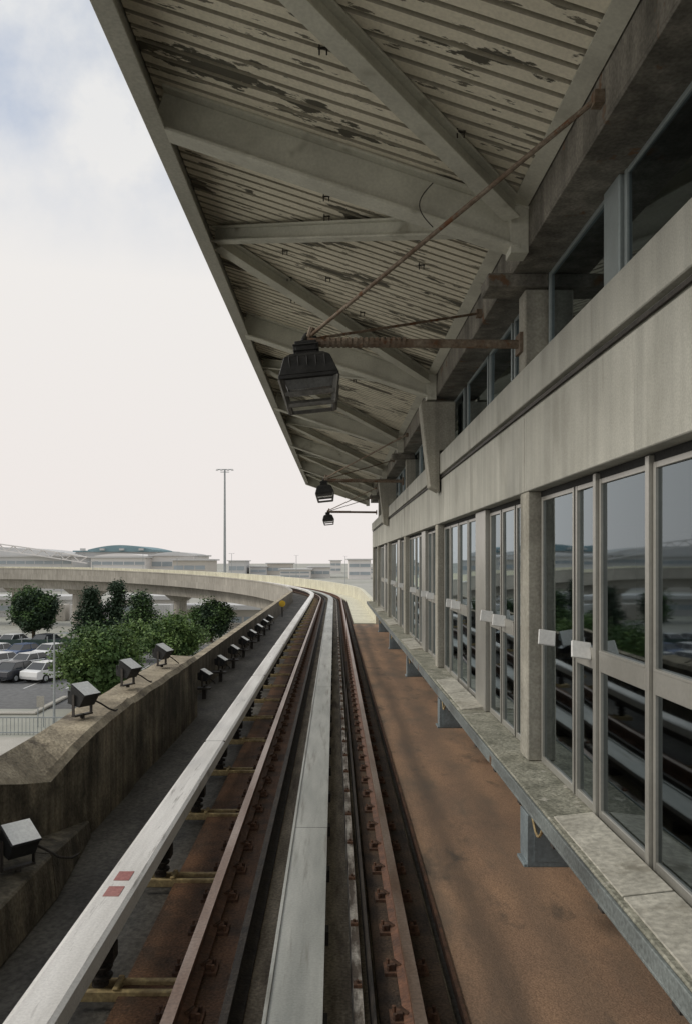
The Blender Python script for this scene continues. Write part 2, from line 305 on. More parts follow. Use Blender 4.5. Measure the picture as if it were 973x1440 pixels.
# ---- rails
def railprof(c):
    return [(c-.07,-2.775),(c+.07,-2.775),(c+.07,-2.76),(c+.012,-2.74),(c+.012,-2.645),(c+.036,-2.635),(c+.036,-2.6),(c-.036,-2.6),(c-.036,-2.635),(c-.012,-2.645),(c-.012,-2.74),(c-.07,-2.76)]
fm=MB()
fm.box(-.15,.15,-.08,.08,-.026,-.004)
for sx in(-1,1):
    fm.box(min(sx*.075,sx*.11),max(sx*.075,sx*.11),-.035,.035,-.004,.03)
    fm.beam((sx*.04,-.025,.02),(sx*.09,.025,.036),.022,.018)
    fm.cyl((sx*.122,.045,-.004),(sx*.122,.045,.035),.014,n=6); fm.cyl((sx*.122,-.045,-.004),(sx*.122,-.045,.035),.014,n=6)
for c,lab in((-.715,'rusty steel running rail beside the power rail'),(.718,'rusty steel running rail beside the walkway')):
    b=MB(); sweep(b,railprof(c),-3,SE); ro=b.build('running_rail',['rail','railhead'],label=lab,cat='rail',group='running rails of the guideway track')
    for p in ro.data.polygons:
        if len(p.vertices)==4 and set(v%12 for v in p.vertices)=={6,7}: p.material_index=1
    first=None; s=2.6
    while s<61:
        p=path(s,c,-2.774); th=max(0,(s-S0)/R)
        if first is None:
            first=fm.build('rail_fastener','rust',ro); f=first
        else:
            f=first.copy(); COL.objects.link(f); f.parent=ro
        f.location=p; f.rotation_euler=(0,0,th); s+=.6
b=MB(); sweep(b,[(-.175,-2.655),(.165,-2.655),(.165,-2.60),(-.150,-2.60),(-.153,-2.588),(-.175,-2.588)],-3,SE)
rp=b.build('reaction_rail','alu',label='wide weathered aluminium reaction plate between the rails',cat='rail')
b=MB(); sweep(b,rect(-.16,.15,-2.735,-2.655),-3,SE); b.build('steel_backing','darkst',rp)
b=MB(); b.box(-.2,.19,-.06,.06,-2.838,-2.736); fb=b.build('support_bracket','darkst',rp); fb.location=(XC,2.5,0)
s=3.7
while s<50: f=fb.copy(); COL.objects.link(f); f.parent=rp; f.location=(XC,s,0); s+=1.2
for y in (8.0,17.0):
    b=MB(); b.box(XC-.148,XC+.1655,y,y+.008,-2.62,-2.5992); b.build('expansion_joint','darkst',rp)
b=MB(); sweep(b,[(-.45,-2.838),(-.33,-2.838),(-.33,-2.815),(-.40,-2.80),(-.405,-2.68),(-.385,-2.67),(-.385,-2.65),(-.435,-2.65),(-.435,-2.67),(-.42,-2.68),(-.42,-2.80),(-.45,-2.81)],-3,SE)
b.build('guard_rail','black',label='black guard rail inside the running rail',cat='rail')
b=MB(); sweep(b,[(.34,-2.838),(.42,-2.838),(.41,-2.75),(.35,-2.75)],-3,SE); b.build('cable_trough','stain',label='lime stained cable trough along the track',cat='cable trough')
b=MB(); sweep(b,[(.45,-2.838),(.495,-2.838),(.48,-2.72),(.465,-2.72)],-3,SE); b.build('guard_rail','black',label='black guard rail beside the cable trough',cat='rail')
cb=MB(); cb.box(-.028,.028,-.03,.03,0,.022); cb.cyl((0,0,.02),(0,0,.04),.012,n=6)
f0=cb.build('cable_clamp','rust',rp)
f0.location=(XC+.38,2.9,-2.75)
s=3.5
while s<30: f=f0.copy(); COL.objects.link(f); f.parent=rp; f.location=(XC+.38,s,-2.75); s+=.9
# contact rail
CR=-1.30
b=MB(); sweep(b,[(CR-.135,-2.44),(CR-.12,-2.44),(CR-.11,-2.33),(CR+.11,-2.33),(CR+.12,-2.42),(CR+.135,-2.42),(CR+.13,-2.315),(CR+.10,-2.30),(CR-.10,-2.30),(CR-.13,-2.315)],-3,SE)
cr=b.build('power_rail','white',label='power rail under long chalky white cover',cat='power rail')
b=MB(); sweep(b,[(CR-.04,-2.56),(CR+.04,-2.56),(CR+.03,-2.345),(CR-.03,-2.345)],-3,SE); b.build('conductor','darkst',cr)
s=3.5; first=None
while s<62:
    if first is None:
        b=MB()
        for dy in(-.07,.07): b.box(-.17,.50,dy-.022,dy+.022,-.04,.03)
        b.box(.10,.14,-.09,.09,.03,.05)
        first=b.build('bracket',['bracket'],cr,bevel=.006); f=first
        b=MB(); b.cyl((-.0,0,.03),(0,0,.24),.055,.04,10); b.cyl((0,0,.08),(0,0,.10),.08,n=10); b.cyl((0,0,.14),(0,0,.16),.08,n=10)
        b.box(-.09,.10,-.06,.06,.20,.30)
        ins=b.build('insulator','black',first)
    else:
        f=first.copy(); COL.objects.link(f); f.parent=cr; i2=ins.copy(); COL.objects.link(i2); i2.parent=f
    p=path(s,CR,-2.80); f.location=p; f.rotation_euler=(0,0,max(0,(s-S0)/R)); s+=1.86
for y in(5.62,5.90):
    b=MB(); b.box(XC+CR-.06,XC+CR+.05,y,y+.17,-2.2995,-2.2965); b.build('paint_mark','red',cr,label='faded red paint mark')
for y in(10.5,16.6,22.7):
    b=MB(); b.box(XC+CR-.132,XC+CR+.132,y,y+.008,-2.40,-2.2985); b.build('cover_joint','darkst',cr)

# ================================================================= STATION
YB0,YB1=-3.,36.2
st=empty('station_building',(4.5,16,-9),'grey concrete station with tinted window wall and wide canopy','building')
b=MB(); b.box(1.68,2.02,YB0,YB1,.615,1.30); b.box(1.70,2.02,YB0,YB1-.01,1.301,1.375); b.prism([(1.655,1.376),(1.655,1.69),(1.69,1.72),(2.02,1.76),(2.02,1.376)],YB0,YB1,'y')
b.build('spandrel_wall','conc',st,bevel=.006)
b=MB(); b.box(1.672,1.69,YB0,YB1-.02,1.318,1.345); b.build('flashing_strip','darkst',st)
for y in [1.05+6.2*k for k in range(6)]:
    b=MB(); b.box(1.6785,1.69,y-.004,y+.004,.62,1.299); b.build('panel_joint','beamdark',st)
b=MB()
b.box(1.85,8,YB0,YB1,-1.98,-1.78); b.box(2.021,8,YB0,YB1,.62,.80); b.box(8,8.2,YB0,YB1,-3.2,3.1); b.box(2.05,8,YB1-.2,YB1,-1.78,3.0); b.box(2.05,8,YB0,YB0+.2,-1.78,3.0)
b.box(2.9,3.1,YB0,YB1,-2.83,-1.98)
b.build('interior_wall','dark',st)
b=MB(); b.box(1.62,8.2,YB0,YB1,3.06,3.22); b.build('roof','beamdark',st)
for k in range(6):
    b=MB(); b.box(4.9,5.3,2+6.2*k,2.4+6.2*k,-1.78,.62); b.build('interior_column','frame',st)
posts=[.9,7.13,13.4,19.6,25.8,32.0]
for i,y in enumerate(posts):
    b=MB(); b.box(1.685,1.90,y,y+.30,-1.737,.614); b.build('post','post',st,bevel=.01)
b=MB(); b.box(1.685,2.05,YB1-.35,YB1,-1.737,.614); b.build('post','post',st,bevel=.01)
wr=random.Random(21)
def window(y0,y1,z0,z1,xf,mid,fw=.036,fm='frame',name='window'):
    b=MB(); d0,d1=xf-.022,xf+.022
    b.box(d0,d1,y0+.004,y0+fw,z0,z1); b.box(d0,d1,y1-fw,y1-.004,z0,z1)
    b.box(d0+.004,d1,y0+fw,y1-fw,z0,z0+fw*1.6); b.box(d0+.004,d1,y0+fw,y1-fw,z1-fw,z1)
    if mid:
        b.box(d0-.008,d1,y0+fw,y1-fw,mid[0],mid[1]); b.box(d0-.012,d1,y0+fw,y1-fw,mid[1]-.012,mid[1]+.004)
    w=b.build(name,fm,st,bevel=.003)
    e1=wr.uniform(-.006,.006); e2=wr.uniform(-.006,.006)
    b=MB(); b.add([(xf+e1,y0+fw-.01,z0+.02),(xf-e1,y1-fw+.01,z0+.02),(xf-e1+e2,y1-fw+.01,z1-.02),(xf+e1+e2,y0+fw-.01,z1-.02)],[(0,3,2,1)])
    p=b.build('pane','glass',w,recalc=False)
    if p.data.polygons[0].normal.x>0: p.data.flip_normals()
    return w
ZW0,ZW1=-1.735,.56
MID=(-.74,-.60)
bay0=[(1.2,2.1,0),(2.15,3.0,1),(3.05,3.9,1),(3.94,4.60,1),(4.66,5.54,1),(5.60,6.08,1),(6.12,7.08,0)]
for a,c,m in bay0: window(a,c,ZW0,ZW1,1.81,MID if m else None)
for y in (4.63,5.57):
    b=MB(); b.box(1.765,1.85,y-.026,y+.026,ZW0,.60); b.build('mullion','frame',st,bevel=.004)
rel=[(.0,.62,0),(.68,1.3,1),(1.36,1.98,1),(2.72,3.5,0),(3.56,4.35,1),(4.42,5.2,1),(5.26,5.9,0)]
for py in posts[1:]:
    for a,c,m in rel:
        ya,yc=py+.32+a,py+.32+c
        if yc>YB1-.36: continue
        window(ya,yc,ZW0,ZW1,1.81,MID if m else None)
    if py<30:
        b=MB(); b.box(1.74,1.88,py+2.34,py+2.98,-1.736,.6); b.build('pier_panel','frame',st,bevel=.006)
b=MB(); b.box(1.80,1.9,YB0,YB1-.36,.562,.613); b.build('window_head','dark',st)
def plate(y,t=.35):
    b=MB(); b.beam((1.65,y,-.605),(1.785,y,-.625),.020,.125,0,up=(0,t,1)); b.box(1.70,1.79,y+.01,y+.05,-.64,-.60); b.build('notice_plate','tag',st,bevel=.004,label='small tilted white plate on door rail')
for y,t in ((5.70,.5),(6.62,.35),(8.55,.4),(9.25,.2),(11.6,.4),(12.1,.3),(14.7,.4),(15.6,.3),(17.9,.4),(21.2,.3),(24,.3),(27,.4)): plate(y,t)
# ledge
LX=1.43
b=MB(); b.box(LX+.02,1.86,YB0,YB1,-1.80,-1.74); le=b.build('platform_edge','ledge',st,bevel=.012)
b=MB(); b.box(LX-.003,LX+.018,YB0,YB1,-1.84,-1.745); b.box(LX-.003,LX+.06,YB0,YB1,-1.86,-1.841); b.build('edge_channel','ledgesteel',le,bevel=.004)
y=.5
jb=None
while y<YB1:
    if jb is None:
        b=MB(); b.box(1.46,2.9,-.04,.04,-1.92,-1.802); jb=b.build('joist','darkst',le); jb.location=(0,y,0)
    else:
        f=jb.copy(); COL.objects.link(f); f.parent=le; f.location=(0,y,0)
    y+=1.0
for a,c in((1.6,2.85),(2.9,4.22),(4.24,5.56),(9.6,10.75),(10.78,12.0),(16.2,17.2),(17.23,18.3),(22.4,23.5),(23.53,24.6),(28.5,30.5)):
    b=MB(); b.prism([(1.49,-1.742),(1.49,-1.730),(1.755,-1.700),(1.755,-1.742)],a,c,'y'); b.build('threshold_plate','plate',le,bevel=.003)
def jbox(y):
    e=empty('junction_box',(1.6,y,-2.4),'blue grey steel junction box hung under the platform edge','junction box','junction boxes under the platform edge')
    b=MB(); b.box(1.47,1.82,y,y+.28,-2.30,-1.93); b.box(1.46,1.83,y-.006,y+.0,-2.31,-1.92); b.box(1.44,1.85,y+.02,y+.26,-2.325,-2.30); b.build('box_body','boxp',e,bevel=.008)
    b=MB(); b.box(1.54,1.58,y+.05,y+.22,-1.93,-1.861); b.box(1.7,1.74,y+.05,y+.22,-1.93,-1.861); b.build('hanger','darkst',e)
    b=MB(); b.box(1.51,1.78,y-.013,y-.007,-2.27,-1.98); b.cyl((1.75,y-.02,-2.14),(1.75,y-.006,-2.14),.012,n=8); b.build('cover','boxp',e)
    b=MB(); pts=[(1.50,y-.35+.05*i,-1.87-.16*math.sin(math.pi*i/8)) for i in range(9)]
    for p,q in zip(pts,pts[1:]): b.cyl(p,q,.010,n=6)
    b.build('cable','bracket',e)
for y in(6.2,11.4,16.5,21.7,27): jbox(y)
# clerestory
cl=[(-.3,1.6),(1.65,3.5),(3.6,5.45),(5.80,7.38),(7.72,8.8),(8.9,10.2),(10.3,11.9),(12.2,13.4)]
y=13.9
while y<YB1-2: cl.append((y,y+1.5)); cl.append((y+1.56,y+2.9)); y+=3.1
for a,c in cl: window(a,c,1.765,2.62,1.95,None,fw=.05,fm='frameblue',name='clerestory_window')
b=MB(); b.box(1.90,2.0,5.47,5.78,1.77,2.6); b.build('mullion','frameblue',st,bevel=.01)
for y in(7.42,19.7,32.1):
    b=MB(); b.box(1.73,1.99,y,y+.26,1.70,2.475); b.build('upper_post','post',st,bevel=.01)
    b=MB(); b.box(1.38,1.93,y-.06,y+.3,2.48,2.60); b.build('corbel','beamdark',st,bevel=.01)
for y in(12.85,25.1):
    b=MB(); b.prism([(1.36,2.52),(1.36,2.42),(1.50,1.18),(1.654,1.10),(1.654,1.75),(1.9,1.77),(1.9,2.52)],y,y+.38,'y'); b.build('haunch','post',st,bevel=.012)
b=MB(); b.box(1.60,1.66,YB0,YB1,2.62,3.02); b.box(1.60,2.05,YB0,YB1,2.60,2.619); b.box(2.0,2.06,YB0,YB1,2.62,3.05); b.build('edge_beam','beamdark',st,bevel=.006)

# ---- canopy
def xo(y): return -1.53+.0075*(y-5.24)
def zr(x): return 3.97+(x+1.5)*(-.329)
YC0,YC1=-2.,37.4
cp_b=MB(); pitch=.155; n=int((YC1-YC0)/pitch); vs=[];ys=[]
for k in range(n):
    y=YC0+k*pitch; ys+=[(y,0),(y+.108,0),(y+.115,.05),(y+.148,.05)]
xs=[0,.25,.5,.75,1]
for y,h in ys:
    for t in xs:
        x=(xo(y)+.02)+(1.64-(xo(y)+.02))*t; vs.append((x,y,zr(x)+h))
for i in range(len(ys)-1):
    cp_b_f=[(i*5+j,i*5+j+1,(i+1)*5+j+1,(i+1)*5+j) for j in range(4)]
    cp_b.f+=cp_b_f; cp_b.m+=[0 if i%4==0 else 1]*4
cp_b.v=vs
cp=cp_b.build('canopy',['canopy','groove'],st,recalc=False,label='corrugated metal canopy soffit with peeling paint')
b=MB(); b.add([(xo(YC0)-.03,YC0,zr(-1.5)+.12),(xo(YC1)-.03,YC1,zr(-1.5)+.12),(1.9,YC1,zr(1.9)+.15),(1.9,YC0,zr(1.9)+.15),
 (xo(YC0)-.03,YC0,zr(-1.5)+.08),(xo(YC1)-.03,YC1,zr(-1.5)+.08),(1.9,YC1,zr(1.9)+.10),(1.9,YC0,zr(1.9)+.10)],[(0,1,2,3),(4,5,6,7),(0,1,5,4),(1,2,6,5),(2,3,7,6),(3,0,4,7)]); b.build('roof_sheet','fascia',cp)
ribs=[.74+6.1*k for k in range(7)]
for y in ribs:
    if y>YC1: continue
    x0=xo(y)+.05; b=MB()
    p0=(x0,y,zr(x0)-.185); p1=(1.58,y,zr(1.58)-.205)
    b.ibeam(p0,p1,.22,.36,.03,.028)
    b.box(1.45,1.60,y-.10,y+.10,2.55,zr(1.58)-.02)
    b.build('rib_beam','rib',cp,bevel=.004)
for i in range(len(ribs)-1):
    ya,yb=ribs[i],ribs[i+1]; ym=(ya+yb)/2-.25
    for ye in(ya+.15,yb-.15):
        b=MB(); x0=xo(ym)+.12; b.ibeam((x0,ym+(.1 if ye>ym else -.1),zr(x0)-.12),(1.46,ye,zr(1.46)-.12),.15,.17,.03,.02); b.build('brace','rib',cp,bevel=.003)
b=MB()
def skewbox(x0,x1,z0,z1):
    vs=[]
    for y in(YC0,YC1):
        for dx in(x0,x1):
            for z in(z0,z1): vs.append((xo(y)+dx,y,z))
    b.add(vs,[(0,1,3,2),(4,6,7,5),(0,4,5,1),(2,3,7,6),(0,2,6,4),(1,5,7,3)])
skewbox(-.02,.0,3.58,4.05); skewbox(-.02,.13,3.56,3.585); skewbox(-.05,-.021,3.93,4.10)
b.build('fascia','fascia',cp,bevel=.004)
b=MB(); b.prism([(xo(37)-.02,3.56),(xo(37)-.02,4.05),(1.6,3.05),(1.6,2.62)],YC1,YC1+.03,'y'); b.build('end_fascia','fascia',cp)
b=MB(); b.beam((1.53,YC0,zr(1.53)-.02),(1.53,YC1,zr(1.53)-.02),.13,.02,0,up=(.329,0,1)); b.build('inner_flange','rib',cp)
rnd=random.Random(3)
for k in range(34):
    b=MB(); x=rnd.choice((-.6,-.1,.35,.9)); y=1.5+k*.45; b.cyl((x,y,zr(x)-.07),(x,y,zr(x)+.02),.006,n=5); b.cyl((x+.05,y,zr(x)-.07),(x+.05,y,zr(x)+.02),.006,n=5); b.box(x-.01,x+.06,y-.008,y+.008,zr(x)-.03,zr(x)-.02)
    b.build('hanger_stud','darkst',cp)
b=MB(); pts=[(.80-.11*math.sin(math.pi*i/12),6.65,3.08-.36*i/12) for i in range(13)]
for p,q in zip(pts,pts[1:]): b.cyl(p,q,.005,n=5)
b.build('loose_wire','darkst',cp)

# ================================================================= ARM FLOODLIGHTS
def armlight(y,k_=1.0):
    e=empty('floodlight',(1.66,y,2.0),'black floodlight on rusty pipe arm braced by tie rods','floodlight','floodlights on arms under the canopy')
    b=MB(); b.cyl((-.25,y,2.04),(1.74,y,2.02),.042,n=12)
    for k in range(16): b.cyl((-.12+k*.05,y,2.037),(-.09+k*.05,y,2.037),.050,n=12)
    b.box(1.70,1.735,y-.10,y+.10,1.93,2.11); b.build('arm','pipe',e,smooth=False)
    b=MB(); b.cyl((-.22,y,2.10),(1.56,y-2.72,2.76),.017,n=8); b.box(1.54,1.6,y-2.76,y-2.68,2.72,2.80); b.cyl((-.26,y+.03,2.02),(-.20,y-.03,2.17),.028,n=8); b.build('tie_rod','pipe',e)
    b=MB(); b.cyl((-.20,y,2.07),(1.55,y+1.3,2.70),.014,n=8); b.box(1.54,1.6,y+1.26,y+1.34,2.66,2.74); b.build('tie_rod','pipe',e)
    cx=-.26; ang=.10
    def rl(p):
        dx,dz=(p[0]-cx)*k_,(p[2]-1.98)*k_; return (cx+dx*math.cos(ang)-dz*math.sin(ang),y+(p[1]-y)*k_,1.98+dx*math.sin(ang)+dz*math.cos(ang))
    b=MB()
    b.box(cx-.10,cx+.10,y-.11,y+.11,1.91,2.03); b.box(cx-.12,cx+.12,y-.13,y+.13,1.935,1.95); b.box(cx-.12,cx+.12,y-.13,y+.13,1.985,2.0)
    b.cyl((cx-.02,y-.05,2.03),(cx+.02,y+.05,2.12),.03,n=8); b.cyl((cx+.09,y,2.03),(cx+.09,y,2.09),.022,n=8)
    b.frustum((cx,y,1.91),.30,.28,(cx,y,1.87),.42,.38)
    b.frustum((cx,y,1.869),.42,.38,(cx,y,1.70),.54,.46)
    b.frustum((cx,y,1.699),.55,.47,(cx,y,1.665),.55,.47)
    for k in range(5): b.box(cx-.16+.08*k-.006,cx-.16+.08*k+.006,y-.215,y-.20,1.72,1.87)
    b.v=[rl(p) for p in b.v]; hb=b.build('lamp_housing','blackp',e,bevel=.008)
    b=MB(); b.frustum((cx,y,1.664),.46,.38,(cx,y,1.58),.40,.33); b.v=[rl(p) for p in b.v]; b.build('lens','lensd',hb)
    b=MB()
    for sx in(-1,1):
        for sy in(-1,1): b.beam((cx+sx*.255,y+sy*.22,1.67),(cx+sx*.205,y+sy*.18,1.43),.026,.05)
    for sy in(-1,1): b.beam((cx-.21,y+sy*.18,1.43),(cx+.21,y+sy*.18,1.43),.035,.03); b.beam((cx-.235,y+sy*.205,1.53),(cx+.235,y+sy*.205,1.53),.02,.035)
    for sx in(-1,1): b.beam((cx+sx*.205,y-.18,1.43),(cx+sx*.205,y+.18,1.43),.03,.03)
    b.v=[rl(p) for p in b.v]; b.build('guard','lampbar',hb)
armlight(7.6); armlight(20.5,.85); armlight(33.4,.85)

# ================================================================= PARAPET FLOODLIGHTS
e=empty('spotlight',(0,0,0),'black box floodlight tilted up on the concrete parapet','spotlight','small floodlights along the parapet')
b=MB()
b.prism([(-.13,.02),(.08,-.02),(.17,.12),(-.06,.25)],-.13,.13,'y'); b.box(-.07,.07,-.09,.09,-.02,.03)
for k in range(5): b.box(-.145,-.11,-.11+.05*k,-.095+.05*k,.04,.18)
b.prism([(.165,.115),(.185,.13),(-.055,.268),(-.07,.255)],-.145,.145,'y')
sb=b.build('housing','blackp',e,bevel=.006)
b=MB(); b.add([(.180,-.135,.143),(.180,.135,.143),(-.046,.135,.273),(-.046,-.135,.273)],[(0,1,2,3)]); b.build('lens','lens',sb,recalc=False)
b=MB()
for sy in(-1,1): b.box(-.02,.02,sy*.15-.006,sy*.15+.006,-.12,.14)
b.box(-.03,.03,-.155,.155,-.14,-.12); b.cyl((0,0,-.17),(0,0,-.12),.03,n=8); b.build('yoke','darkst',e)
b=MB(); pts=[(.02,.14,.05),(.08,.24,-.02),(.13,.34,-.10),(.10,.48,-.15),(.02,.6,-.16)]
for p,q in zip(pts,pts[1:]): b.cyl(p,q,.011,n=6)
b.build('cable','black',e)
spots=[(-2.86,9.3,-1.62,-.5),(-2.86,11.35,-1.59,-.4),(-2.86,13.6,-1.60,-.3),(-2.53,6.55,-2.33,-.75)]+[(-2.74,17.3+2.5*k,-2.50,-.2) for k in range(8)]
for i,(x,y,z,r) in enumerate(spots):
    if i==0: e.location=(x,y,z); e.rotation_euler=(0,0,r); e.scale=(.9,.9,.9)
    else: clone(e,(x,y,z),(0,0,r),scale=.88,label=None if z>-2 else 'black box floodlight on low stand beside the parapet')
for k in range(8):
    b=MB(); b.box(-2.935,-2.60,17.18+2.5*k,17.42+2.5*k,-2.69,-2.655); b.box(-2.78,-2.70,17.25+2.5*k,17.35+2.5*k,-2.899,-2.69)
    b.build('lamp_shelf','darkst',gw)
e2=empty('warning_sign',(-2.72,43,-2.9),'small yellow round sign on a short post','sign')
b=MB(); b.cyl((-2.72,43,-2.9),(-2.72,43,-2.2),.03,n=8); b.build('post','darkst',e2)
b=MB(); b.cyl((-2.72,42.95,-2.2),(-2.72,42.97,-2.2),.17,n=20); b.build('sign_face','yellow',e2)

# ================================================================= TREES
def tree(name,x,y,h,w,seed,mats,n=2600,leaf=.2,conifer=False,label='',base=-9):
    rd=random.Random(seed); e=empty(name,(x,y,base),label,'tree')
    b=MB(); th=h*.45; b.cyl((x,y,base),(x,y,base+th),.05*w*.6+.05,.06*w*.4,8)
    for k in range(9):
        a=rd.uniform(0,6.28); z=base+h*rd.uniform(.2,.5); b.cyl((x,y,z),(x+math.cos(a)*w*.33,y+math.sin(a)*w*.33,z+h*rd.uniform(.12,.3)),.07,.02,5)
    b.cyl((x,y,base+th),(x,y,base+h*.85),.06*w*.4,.02,6)
    b.build('trunk','bark',e)
    b=MB(); cl=[]
    nc=60
    for k in range(nc):
        while True:
            p=Vector((rd.uniform(-1,1),rd.uniform(-1,1),rd.uniform(-1,1)))
            if .5<p.length<1: break
        if conifer:
            t=rd.random()**1.3; rr=(1-t)*.8+.08; a=rd.uniform(0,6.28); c=(math.cos(a)*rr*w/2,math.sin(a)*rr*w/2,h*(.08+.88*t)); cs=w*.10
        else: c=(p.x*w/2*.88,p.y*w/2*.88,h*.52+p.z*h*.42); cs=w*.075*rd.uniform(.7,1.3)
        cl.append((c,cs,rd.choice((0,0,1)) if c[2]>h*.5 else rd.choice((0,1,1))))
    nn=int(n*.35)
    for k in range(nn):
        while True:
            p=Vector((rd.uniform(-1,1),rd.uniform(-1,1),rd.uniform(-1,1)))
            if p.length<.8: break
        if conifer:
            t=rd.random(); rr=(1-t)*.7; pp=Vector((p.x*rr*w/2,p.y*rr*w/2,h*(.06+.85*t)))
        else: pp=Vector((p.x*w/2,p.y*w/2,h*.52+p.z*h*.44))
        u=Vector((rd.gauss(0,1),rd.gauss(0,1),rd.gauss(0,1))).normalized(); v=u.cross(Vector((rd.gauss(0,1),rd.gauss(0,1),rd.gauss(0,1)))).normalized()
        s=leaf*1.5; o=Vector((x,y,base))+pp; b.add([o-u*s,o-v*s*.7,o+u*s,o+v*s*.7],[(0,1,2,3)],1)
    for k in range(n):
        c,cs,mi=rd.choice(cl)
        px,py,pz=[c[i]+rd.gauss(0,cs*(.9 if i<2 else .75)) for i in range(3)]
        if pz<h*.04: continue
        u=Vector((rd.gauss(0,1),rd.gauss(0,1),rd.gauss(0,.5))).normalized(); v=u.cross(Vector((rd.gauss(0,.6),rd.gauss(0,.6),rd.gauss(0,1)))).normalized()
        s=leaf*rd.uniform(.5,1.05); o=Vector((x+px,y+py,base+pz))
        b.add([o-u*s,o-v*s*.6,o+u*s,o+v*s*.6],[(0,1,2,3)],mi)
    b.build('crown',mats,e,recalc=False)
tree('maple_tree',-14.3,50.0,5.5,5.5,1,['leafA','leafB'],n=16000,leaf=.12,label='round leafy green tree by the parking lot')
tree('maple_tree',-13.8,70,4.6,5.8,2,['leafA','leafB'],n=11000,leaf=.15,label='broad green tree beside the guideway')
tree('maple_tree',-18.0,74,3.8,3.8,12,['leafA','leafB'],n=6000,leaf=.15,label='small bushy green tree')
tree('maple_tree',-34.5,94,6.6,6.0,3,['leafB','leafC'],n=9000,leaf=.19,label='dense green tree near parked cars')
tree('pine_tree',-28.9,97,5.8,4.2,4,['leafC','leafC'],n=7000,leaf=.19,conifer=True,label='dark evergreen tree in the grass strip')
tree('pine_tree',-26,98,6.4,4.6,5,['leafC','leafC'],n=7000,leaf=.19,conifer=True,label='tall dark evergreen tree beside the lot')
tree('pine_tree',-21.8,92,5.4,5.2,6,['leafB','leafC'],n=7000,leaf=.19,conifer=True,label='grey green evergreen tree')
tree('maple_tree',-13.8,92,4.9,5.2,7,['leafB','leafC'],n=8000,leaf=.17,label='green tree in front of the viaduct')
tree('maple_tree',-16.3,80,2.8,3.2,17,['leafB','leafC'],n=3500,leaf=.17,label='small green tree beside parked cars')

# ================================================================= CARS
def carmaster():
    e=empty('parked_car',(0,0,0),'white parked car in the lot','car','cars in the parking lot')
    b=MB(); b.prism([(-2.2,.28),(2.2,.28),(2.25,.6),(2.05,.80),(1.05,.92),(-1.75,.95),(-2.22,.85),(-2.27,.5)],-.88,.88,'y')
    b.box(-1.15,.35,-.66,.66,1.40,1.45)
    for sy in(-1,1):
        b.beam((-1.72,sy*.80,.94),(-1.15,sy*.65,1.41),.06,.05); b.beam((.98,sy*.80,.92),(.35,sy*.65,1.41),.06,.05); b.beam((-.35,sy*.81,.94),(-.35,sy*.655,1.41),.06,.05)
    b.build('body','cwhite',e,bevel=.06)
    b=MB(); b.add([(-1.70,-.79,.93),(.97,-.79,.91),(.97,.79,.91),(-1.70,.79,.93),(-1.15,-.64,1.405),(.35,-.64,1.405),(.35,.64,1.405),(-1.15,.64,1.405)],[(0,1,5,4),(1,2,6,5),(2,3,7,6),(3,0,4,7),(4,5,6,7)]); b.build('window','cglass',e)
    for sx in(-1.38,1.4):
        for sy in(-1,1):
            b=MB(); b.cyl((sx,sy*.72,.32),(sx,sy*.90,.32),.33,n=16); b.cyl((sx,sy*.895,.32),(sx,sy*.91,.32),.19,n=12,mi=1); b.build('wheel',['tyre','csilver'],e)
    for sy in(-1,1):
        b=MB(); b.box(2.13,2.24,sy*.65-.15,sy*.65+.15,.58,.72); b.build('headlight','lens',e)
    return e
cm=carmaster()
W,D,S,G,B_,R_=('cwhite','white'),('cdark','black'),('csilver','silver'),('cgrey','grey'),('cblue','blue'),('cred','red')
cars=[(-29.2,62.5,W),(-26.6,62.5,S),(-24.0,62.5,D),(-21.6,62.4,W),
 (-30.2,68.5,G),(-27.6,68.5,W),(-25.0,68.4,W),(-22.4,68.5,D),
 (-33.6,76,D),(-31,76,W),(-28.4,76,B_),(-25.8,76,W),(-23.2,76,S),(-20.6,76,D),
 (-19.0,83,R_),(-21.6,84,W),(-24.2,84,G),(-16.4,84.5,W),(-38.5,86,W),(-36,86,S),(-33.4,86,W),(-20,88.5,S),(-30,86,D)]
for i,(x,y,(m,nm)) in enumerate(cars):
    rot=(0,0,math.radians(68+random.uniform(-4,4)))
    if i==0: cm.location=(x,y,-8.99); cm.rotation_euler=rot
    else: clone(cm,(x,y,-8.99),rot,label=nm+' parked car in the lot',swap=m)

# ================================================================= FENCES, POLES
e=empty('screen_fence',(-33,80,-9),'dark green screened fence behind the parked cars','fence')
b=MB(); b.box(-48,-25.5,80,80.05,-8.8,-7.6); b.build('screen','greenf',e)
b=MB()
for k in range(10): b.cyl((-48+2.5*k,79.95,-9),(-48+2.5*k,79.95,-7.3),.05,n=6)
b.build('fence_post','pole',e)
e=empty('railing',(-17,42.5,-9),'thin grey metal railing along the access road','railing')
b=MB()
for k in range(40): b.cyl((-22+.2*k,42.5,-9),(-22+.2*k,42.5,-8.1),.018,n=5)
b.build('baluster','pole',e)
b=MB(); b.box(-22,-14,42.47,42.53,-8.12,-8.06); b.box(-22,-14,42.47,42.53,-8.9,-8.85); b.build('handrail','pole',e)
def lamp(x,y,h,lab,r=.07,name='street_lamp',arms=1):
    e=empty(name,(x,y,-9),lab,'street lamp'); b=MB(); b.cyl((x,y,-9),(x,y,-9+h),r,r*.6,10); b.cyl((x,y,-9),(x,y,-8.7),r*2,r*2,10); b.build('pole','pole',e)
    b=MB(); z=-9+h
    for sx in((-1,1) if arms>1 else (1,)):
        b.beam((x,y,z),(x+sx*.5,y,z+.06),.05,.05); b.frustum((x+sx*.6,y,z+.02),.3,.16,(x+sx*.6,y,z+.09),.2,.1)
    b.build('lamp_head','pole',e)
lamp(-14.7,43,5.2,'slim grey lamp post at the lot edge')
